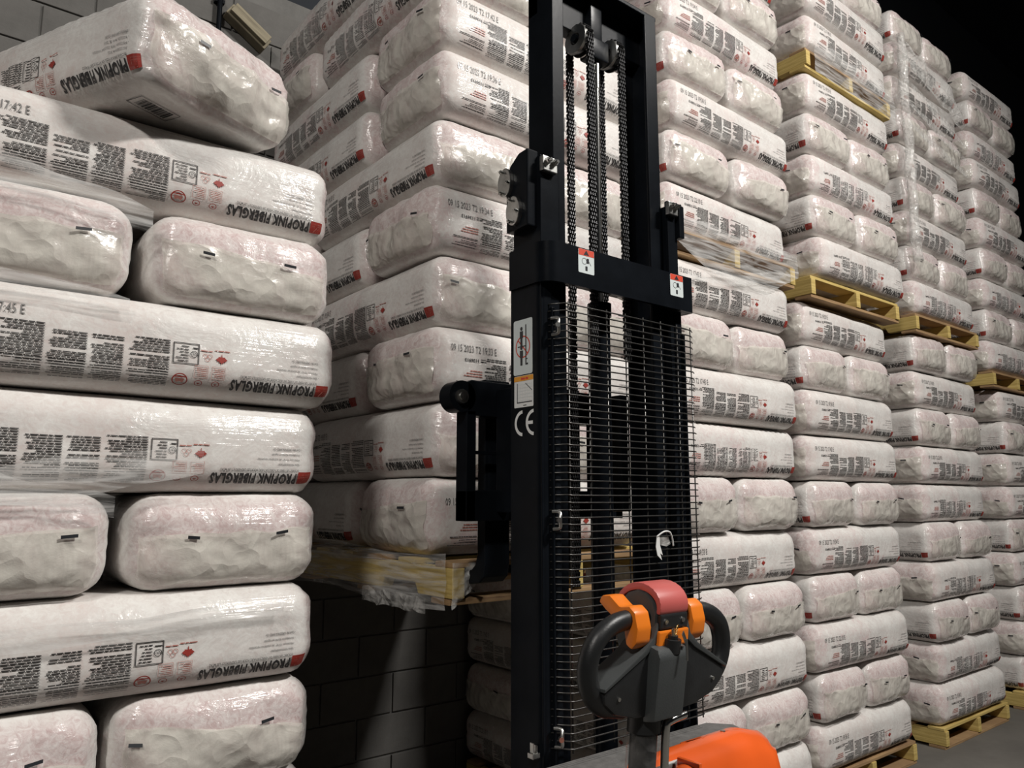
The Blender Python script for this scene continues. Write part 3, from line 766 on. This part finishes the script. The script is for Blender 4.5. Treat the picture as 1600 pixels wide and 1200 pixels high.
bm = bmesh.new(); prism(bm, [(1.56, 1.345), (1.60, 1.345), (1.655, 1.364), (1.685, 1.40), (1.60, 1.378), (1.56, 1.372)], 'Z', 0.944, 0.9455); dl = part('deck_decal', bm, M['sticker_w'])
bm = bmesh.new(); prism(bm, [(1.56, 1.374), (1.60, 1.380), (1.60, 1.388), (1.56, 1.382)], 'Z', 0.9455, 0.946); part('decal_stripe', bm, M['sticker_red'], dl)
# plug prongs at the foot of the mast
bm = bmesh.new(); box(bm, 1.312, 1.336, 1.553, 1.577, 0.955, 0.968, bev=0.002); box(bm, 1.317, 1.320, 1.558, 1.572, 0.968, 0.992, bev=0.0008); box(bm, 1.328, 1.331, 1.558, 1.572, 0.968, 0.985, bev=0.0008)
part('plug_prongs', bm, M['zinc'])
# stickers on the mast
def sticker(name, F, origin, ux, uz, mats, thick=0.0008, nrm=None):
    ux = Vector(ux); uz = Vector(uz); nrm = Vector(nrm); bm = bmesh.new(); o3 = Vector(origin)
    for q_, (f, m_) in enumerate(zip(F.f, F.m)):
        h = thick * (1 + min(q_, 1) * 0.6 + q_ * 0.004)
        try:
            fc = bm.faces.new([bm.verts.new(o3 + ux * F.v[i][0] + uz * F.v[i][1] + nrm * h) for i in f]); fc.material_index = m_
        except ValueError: pass
    o = part(name, bm, mats); return o
def rrect(F, x0, x1, z0, z1, r, mi):
    pts = []
    for cx, cz, a0 in ((x1 - r, z1 - r, 0), (x0 + r, z1 - r, 90), (x0 + r, z0 + r, 180), (x1 - r, z0 + r, 270)):
        for k in range(4): pts.append((cx + r * math.cos(R(a0 + k * 30)), cz + r * math.sin(R(a0 + k * 30))))
    F.poly(pts, mi)
SM = [M['sticker'], M['sticker_red'], M['tape'], M['sticker_amber'], M['sticker_w']]
for xc in (1.477, 1.872):
    F = Flat(); rrect(F, -0.031, 0.031, -0.035, 0.035, 0.004, 0)
    F.rect(-0.030, 0.030, 0.016, 0.0345, 1); F.poly([(-0.011, 0.018), (0.011, 0.018), (0, 0.033)], 2)
    F.ring(-0.008, 0.0, 0.0085, 0.0096, 2, 14); F.rect(0.001, 0.010, -0.005, 0.009, 2); F.rect(-0.004, 0.004, -0.027, -0.014, 2); F.line(0.008, 0.004, 0.018, -0.01, 0.0012, 2)
    plabel(sticker('warning_sticker', F, (xc, 1.5078, 2.264), (1, 0, 0), (0, 0, 1), SM, nrm=(0, -1, 0)), 'white hand-crush warning sticker with red header')
# sticker plane on the left face of the mast: as seen from -X, right = -Y
F = Flat(); rrect(F, -0.041, 0.041, -0.078, 0.078, 0.006, 0)
F.ring(0.0, 0.0, 0.028, 0.0315, 1, 28); F.line(-0.02, 0.02, 0.02, -0.02, 0.0035, 1)
F.rect(0.011, 0.0155, -0.052, 0.062, 2); F.rect(0.0155, 0.022, -0.052, -0.047, 2); F.rect(0.0155, 0.02, -0.037, -0.034, 2)
F.rect(-0.022, 0.012, 0.0, 0.003, 2)
for zb in (0.003, -0.052):
    F.ring(-0.006, zb + 0.049, 0.0, 0.0055, 2, 10); F.rect(-0.013, 0.001, zb + 0.022, zb + 0.042, 2); F.rect(-0.0105, -0.0015, zb, zb + 0.022, 2)
plabel(sticker('prohibition_sticker', F, (1.336, 1.618, 2.018), (0, -1, 0), (0, 0, 1), SM, nrm=(-1, 0, 0)), 'pale no-riding prohibition sticker with red slashed circle')
F = Flat(); rrect(F, -0.041, 0.041, -0.044, 0.044, 0.003, 4); F.rect(-0.041, 0.041, 0.029, 0.043, 3); F.words(-0.014, 0.020, 0.032, 0.007, 1, random.Random(9), 0)
for k in range(6): F.rect(-0.027, 0.038, -0.026 + 0.009 * k, -0.0255 + 0.009 * k, 0)
for k in range(7): F.rect(-0.024 + 0.01 * k, -0.0235 + 0.01 * k, -0.028, 0.022, 0)
F.rect(-0.029, -0.0265, -0.03, 0.024, 2); F.rect(-0.029, 0.036, -0.0315, -0.029, 2); F.line(0.008, 0.022, 0.036, 0.0, 0.0016, 2); F.words(-0.006, 0.012, -0.04, 0.0022, 2, random.Random(3), 0)
plabel(sticker('load_chart_sticker', F, (1.336, 1.615, 1.893), (0, -1, 0), (0, 0, 1), SM, nrm=(-1, 0, 0)), 'white load chart sticker with amber header')
F = Flat()
def arc(F, cx, cz, r0, r1, a0, a1, mi, n=14):
    for i in range(n):
        a = R(a0 + (a1 - a0) * i / n); b = R(a0 + (a1 - a0) * (i + 1) / n)
        F.poly([(cx + r0 * math.cos(a), cz + r0 * math.sin(a)), (cx + r1 * math.cos(a), cz + r1 * math.sin(a)), (cx + r1 * math.cos(b), cz + r1 * math.sin(b)), (cx + r0 * math.cos(b), cz + r0 * math.sin(b))], mi)
arc(F, -0.006, 0, 0.027, 0.036, 95, 265, 4); arc(F, 0.042, 0, 0.027, 0.036, 95, 265, 4); F.rect(0.014, 0.036, -0.0045, 0.0045, 4)
plabel(sticker('conformity_mark', F, (1.336, 1.612, 1.805), (0, -1, 0), (0, 0, 1), SM, nrm=(-1, 0, 0)), 'white CE letters')

# ------------------------------------------------------------------ tiller
HX, HY, HZ = 1.268, 1.10, 1.29
LEAN = 0.11                                   # the tiller leans towards the operator at the top
def tpart(name, bm, mats, parent=None, smooth=False, angle=None):
    for v in bm.verts: v.co.y += LEAN * (HZ - v.co.z)
    return part(name, bm, mats, parent, smooth, angle)
bm = bmesh.new()
prof = [(-0.030, -0.12), (-0.030, 0.082), (-0.020, 0.104), (-0.002, 0.120), (0.022, 0.126), (0.048, 0.118), (0.068, 0.098), (0.078, 0.07), (0.072, 0.02), (0.05, -0.04), (0.04, -0.12)]
prism(bm, [(HY + a, HZ + b) for a, b in prof], 'X', HX - 0.050, HX + 0.046, bev=0.006)
til = tpart('tiller', bm, M['darkgrey'], smooth=True, angle=35)
for s_ in (-1, 1):
    bm = bmesh.new()
    pts = [(HX + s_ * 0.03, HZ + 0.035), (HX + s_ * 0.075, HZ + 0.008), (HX + s_ * 0.185, HZ - 0.052), (HX + s_ * 0.180, HZ - 0.076), (HX + s_ * 0.15, HZ - 0.100), (HX + s_ * 0.09, HZ - 0.116), (HX + s_ * 0.03, HZ - 0.120)]
    prism(bm, pts, 'Y', HY - 0.032, HY + 0.03, bev=0.008)
    tpart('handle_wing', bm, M['blackplastic'], til, smooth=True, angle=35)
    bm = bmesh.new()
    pts = [(HX + s_ * 0.046, HZ + 0.065), (HX + s_ * 0.058, HZ + 0.035), (HX + s_ * 0.085, HZ + 0.012), (HX + s_ * 0.187, HZ - 0.045), (HX + s_ * 0.187, HZ - 0.052), (HX + s_ * 0.075, HZ + 0.004), (HX + s_ * 0.04, HZ + 0.03)]
    prism(bm, pts, 'Y', HY - 0.036, HY + 0.034, bev=0.002)
    tpart('wing_ridge', bm, M['darkgrey'], til, smooth=True, angle=35)
    bm = bmesh.new()
    path = smooth_path([(HX + s_ * 0.045, HY + 0.0, HZ + 0.070), (HX + s_ * 0.10, HY - 0.002, HZ + 0.072), (HX + s_ * 0.150, HY - 0.004, HZ + 0.064), (HX + s_ * 0.191, HY - 0.005, HZ + 0.037), (HX + s_ * 0.207, HY - 0.005, HZ - 0.008),
                        (HX + s_ * 0.196, HY - 0.005, HZ - 0.052), (HX + s_ * 0.16, HY - 0.003, HZ - 0.086), (HX + s_ * 0.10, HY, HZ - 0.10)], 6)
    tube(bm, path, 0.020, 16)
    tpart('grip_loop', bm, M['rubber'], til, smooth=True, angle=60)
    bm = bmesh.new()
    pts = [(HY + 0.075, HZ + 0.100), (HY + 0.068, HZ + 0.114), (HY + 0.045, HZ + 0.116), (HY + 0.015, HZ + 0.096), (HY - 0.010, HZ + 0.100), (HY - 0.026, HZ + 0.088), (HY - 0.036, HZ + 0.058), (HY - 0.034, HZ + 0.030),
           (HY - 0.022, HZ + 0.016), (HY - 0.006, HZ + 0.024), (HY + 0.002, HZ + 0.058), (HY + 0.03, HZ + 0.072), (HY + 0.055, HZ + 0.086)]
    prism(bm, pts, 'X', HX + s_ * 0.086 - 0.021, HX + s_ * 0.086 + 0.021, bev=0.006)
    plabel(tpart('thumb_paddle', bm, M['orange_y'], til, smooth=True, angle=40), 'amber speed control paddle')
    bm = bmesh.new(); tube(bm, [(HX + s_ * 0.145, HY - 0.03, HZ - 0.07), (HX + s_ * 0.145, HY - 0.035, HZ - 0.07)], 0.004, 8); tpart('screw', bm, M['zinc'], til)
bm = bmesh.new(); ao = []; ai = []
for k in range(15):
    a = R(196 - 190 * k / 14)
    ao.append((HY + 0.022 + 0.062 * math.cos(a), HZ + 0.092 + 0.048 * math.sin(a))); ai.append((HY + 0.022 + 0.050 * math.cos(a), HZ + 0.090 + 0.034 * math.sin(a)))
prism(bm, ao + list(reversed(ai)), 'X', HX - 0.046, HX + 0.042, bev=0.005)
plabel(tpart('emergency_button', bm, M['red_button'], til, smooth=True, angle=40), 'faded red safety reverse button')
bm = bmesh.new(); box(bm, HX - 0.044, HX + 0.040, HY - 0.040, HY - 0.028, HZ + 0.050, HZ + 0.080, bev=0.004)
tpart('face_plate', bm, M['blackplastic'], til)
for s_ in (-1, 1):
    bm = bmesh.new(); tube(bm, [(HX - 0.002 + s_ * 0.026, HY - 0.039, HZ + 0.065), (HX - 0.002 + s_ * 0.026, HY - 0.0425, HZ + 0.065)], 0.005, 12); tpart('screw', bm, M['zinc'], til, smooth=True, angle=40)
bm = bmesh.new(); box(bm, HX - 0.048, HX + 0.044, HY - 0.042, HY - 0.02, HZ + 0.016, HZ + 0.048, bev=0.004)
tpart('control_bar', bm, M['orange_y'], til)
bm = bmesh.new()
prism(bm, [(HY - 0.025, HZ - 0.128), (HY - 0.056, HZ - 0.122), (HY - 0.062, HZ + 0.0), (HY - 0.055, HZ + 0.016), (HY - 0.025, HZ + 0.024)], 'X', HX - 0.066, HX + 0.022, bev=0.006)
tpart('key_switch_box', bm, M['darkgrey'], til, smooth=True, angle=35)
LX, LY, LZ = HX - 0.014, HY - 0.044, HZ + 0.016
bm = bmesh.new(); tube(bm, [(LX, LY, LZ - 0.01), (LX, LY - 0.004, LZ + 0.016)], [0.0195, 0.0175], 18); tube(bm, [(LX, LY - 0.004, LZ + 0.015), (LX, LY - 0.005, LZ + 0.023)], 0.010, 14)
tpart('key_switch', bm, M['blackplastic'], til, smooth=True, angle=40)
PX = HX - 0.03
bm = bmesh.new(); tube(bm, [(PX, HY, HZ - 0.10), (PX, HY, HZ - 0.155)], 0.035, 22); tube(bm, [(PX, HY, HZ - 0.15), (PX, HY, 0.35)], 0.028, 22); box(bm, PX - 0.06, PX + 0.06, HY - 0.05, HY + 0.14, 0.25, 0.37, bev=0.01)
tpart('tiller_pole', bm, M['blackplastic'], til, smooth=True, angle=40)
bm = bmesh.new()
n, m_ = 28, 26; g = []
for j in range(m_ + 1):
    z = HZ - 0.158 - 0.26 * j / m_; row = []
    for i in range(n):
        a = 2 * math.pi * i / n; r_ = 0.031 + 0.008 * (0.5 - abs(noise.noise(Vector((math.cos(a) * 2, math.sin(a) * 2, z * 22)))))
        row.append(bm.verts.new((PX + r_ * math.cos(a), HY + r_ * math.sin(a), z)))
    g.append(row)
for j in range(m_):
    for i in range(n): bm.faces.new((g[j][i], g[j + 1][i], g[j + 1][(i + 1) % n], g[j][(i + 1) % n]))
tpart('pole_wrap', bm, M['pole_wrap'], til, smooth=True)
bm = bmesh.new(); tube(bm, smooth_path([(HX + 0.06, HY - 0.03, HZ - 0.132), (HX + 0.012, HY - 0.03, HZ - 0.138), (HX + 0.002, HY - 0.03, HZ - 0.152), (HX + 0.004, HY - 0.03, HZ - 0.25), (HX + 0.006, HY - 0.028, HZ - 0.42)], 6), 0.0085, 12)
tpart('hook_rod', bm, M['chrome'], til, smooth=True, angle=60)

# keys hanging in the switch
KY = LY - 0.005 + LEAN * (HZ - LZ - 0.023)
K = empty('key_set', (LX, KY, LZ + 0.023)); tag(K, 'small bunch of keys hanging from the lock on the tiller box', 'keys')
bm = bmesh.new(); box(bm, -0.008, 0.008, -0.0015, 0.0015, -0.002, 0.013, bev=0.001); obj('key_head', bm, M['zinc'], K, rot=(0, 0, 0.4))
bm = bmesh.new(); tube(bm, [(0.011 * math.cos(R(a)), 0, 0.011 * math.sin(R(a))) for a in range(0, 361, 20)], 0.001, 6); obj('key_ring', bm, M['brass'], K, (0.004, -0.005, 0.010), (0.3, 0, 0.5), smooth=True)
bm = bmesh.new(); box(bm, -0.005, 0.005, -0.001, 0.001, -0.03, 0.0, bev=0.0008); obj('spare_key', bm, M['zinc'], K, (0.010, -0.016, 0.006), (0, R(-38), 0.3))
bm = bmesh.new(); box(bm, -0.003, 0.003, -0.001, 0.001, -0.042, 0.0, bev=0.0008); obj('spare_key', bm, M['zinc'], K, (0.014, -0.022, -0.006))
# cable tie scrap caught in the guard
Z = empty('cable_tie', (1.755, 1.494, 1.47)); tag(Z, 'white plastic cable tie with torn tag caught in the mast guard wires', 'cable tie')
bm = bmesh.new(); tube(bm, smooth_path([(-0.03, -0.004, 0.022), (-0.008, -0.012, 0.036), (0.018, -0.012, 0.034), (0.036, -0.006, 0.014), (0.044, -0.002, -0.006)], 6), 0.0026, 8); obj('tie_strap', bm, M['tie'], Z, smooth=True)
bm = bmesh.new(); prism(bm, [(-0.03, 0.026), (-0.02, 0.024), (-0.018, -0.004), (-0.008, -0.03), (-0.016, -0.026), (-0.02, -0.022), (-0.012, -0.044), (-0.03, -0.03), (-0.036, -0.006)], 'Y', -0.006, -0.004); obj('torn_tag', bm, M['tie'], Z)
bm = bmesh.new(); prism(bm, [(-0.022, 0.022), (0.02, 0.022), (0.03, 0.0), (0.012, -0.006), (-0.012, -0.002)], 'Y', -0.004, -0.0025); obj('clear_tag', bm, M['wrap_crumple'], Z)

# ------------------------------------------------------------------ stretch film remnants on the stacks
rw = random.Random(21)
def film_grid(fn, nu, nv, mt, parent, name='film_band'):
    bm = bmesh.new()
    g = [[bm.verts.new(fn(i / nu, j / nv)) for j in range(nv + 1)] for i in range(nu + 1)]
    for i in range(nu):
        for j in range(nv): bm.faces.new((g[i][j], g[i + 1][j], g[i + 1][j + 1], g[i][j + 1]))
    inv = parent.matrix_basis.inverted(); bmesh.ops.transform(bm, matrix=inv, verts=bm.verts)
    return obj(name, bm, mt, parent, smooth=True)
def band(parent, p0, p1, wd, amp=0.006, seed=0.0, mt='wrap', nu=40, nv=8, taper=0.3):
    p0 = Vector(p0); p1 = Vector(p1); d = (p1 - p0)
    def fn(u, v):
        c = p0 + d * u; ww = wd * (1 - taper * abs(2 * u - 1)) * (1 + 0.35 * noise.noise(Vector((u * 4, seed, 1))))
        q = Vector((u * 5, v * 3, seed * 1.7))
        return c + Vector((0, -amp * (0.5 + noise.noise(q)) - 0.002, (v - 0.5) * ww + 0.01 * noise.noise(Vector((u * 3, seed * 3, 5)))))
    return film_grid(fn, nu, nv, M[mt], parent)
W1 = empty('stretch_wrap', (0.45, 2.05, 0.0)); tag(W1, 'glossy clear stretch film streaks across the near left stack', 'plastic film')
band(W1, (-0.1, 2.045, 2.40), (0.46, 2.045, 2.30), 0.085, seed=1); band(W1, (-0.1, 2.045, 2.12), (0.42, 2.045, 2.07), 0.06, seed=2)
band(W1, (-0.1, 2.045, 1.58), (0.62, 2.045, 1.70), 0.10, seed=3); band(W1, (-0.05, 2.045, 1.66), (0.42, 2.045, 1.58), 0.07, seed=4)
band(W1, (-0.1, 2.045, 1.28), (0.85, 2.045, 1.31), 0.05, seed=5)
W2 = empty('stretch_wrap', (1.40, 2.0, 1.28)); tag(W2, 'clear stretch film hanging torn around the raised pallet corner', 'plastic film')
film_grid(lambda u, v: Vector((1.356 + 0.008 * noise.noise(Vector((u * 9, v * 3, 2))), 2.02 + 1.25 * u, 1.262 - 0.012 * math.sin(u * 7) + 0.17 * v)), 46, 8, M['wrap'], W2)
film_grid(lambda u, v: Vector((1.362 + 0.13 * u, 1.992 - 0.03 * u * (1 - v) + 0.01 * noise.noise(Vector((u * 7, v * 5, 8))), 1.405 - v * (0.14 - 0.10 * u) )), 18, 14, M['wrap_crumple'], W2, 'torn_film')
film_grid(lambda u, v: Vector((1.348 + 0.012 * noise.noise(Vector((u * 8, v * 6, 4))), 2.12 + 0.42 * u, 1.262 - 0.02 + 0.05 * v + 0.012 * noise.noise(Vector((u * 6, 3, 1))))), 30, 6, M['wrap_crumple'], W2, 'torn_film')
W3 = empty('stretch_wrap', (3.3, 2.22, 2.7)); tag(W3, 'clear stretch film pulled over the mid-height pallet beside the mast', 'plastic film')
film_grid(lambda u, v: Vector((2.75 + 1.05 * u, 2.215 + 0.012 * noise.noise(Vector((u * 7, v * 3, 3))), 2.93 - v * (0.12 + 0.16 * math.sin(u * 3.1)) + 0.012 * noise.noise(Vector((u * 6, v, 9))))), 40, 10, M['wrap'], W3)
band(W3, (2.8, 2.212, 2.62), (3.7, 2.212, 2.78), 0.07, seed=9, mt='wrap')
W4 = empty('stretch_wrap', (4.6, 2.22, 4.1)); tag(W4, 'clear stretch film covering the topmost pallet of the second column', 'plastic film')
film_grid(lambda u, v: Vector((4.14 + 1.03 * u, 2.222 + 0.014 * noise.noise(Vector((u * 7, v * 3, 6))), 4.38 - v * 0.22 + 0.015 * noise.noise(Vector((u * 6, v, 4))))), 40, 10, M['wrap'], W4)
W5 = empty('stretch_wrap', (5.47, 2.28, 3.3)); tag(W5, 'crumpled clear film and twisted film rope on the third column top', 'plastic film')
bm = bmesh.new()
pth = [Vector((5.47 + 0.02 * noise.noise(Vector((0, 0, z * 2))), 2.275 + 0.015 * noise.noise(Vector((3, 0, z * 3))), z)) for z in [3.25 + 0.04 * k for k in range(44)]]
tube(bm, [p - Vector((5.47, 2.28, 3.3)) for p in pth], [0.034 + 0.016 * noise.noise(Vector((7, 0, p.z * 6))) for p in pth], 12)
obj('film_rope', bm, M['wrap_crumple'], W5, smooth=True)
film_grid(lambda u, v: Vector((5.46 + 1.03 * u, 2.262 + 0.05 * noise.noise(Vector((u * 5, v * 4, 6))) , 4.90 - v * (0.12 + 0.14 * u) - 0.14 * u + 0.02 * noise.noise(Vector((u * 6, v, 4))))), 44, 14, M['wrap_crumple'], W5)
for k in range(3): band(W5, (5.5, 2.27, 4.62 - 0.17 * k), (6.48, 2.27, 4.40 - 0.13 * k), 0.09, seed=30 + k, mt='wrap_crumple', taper=0.7)
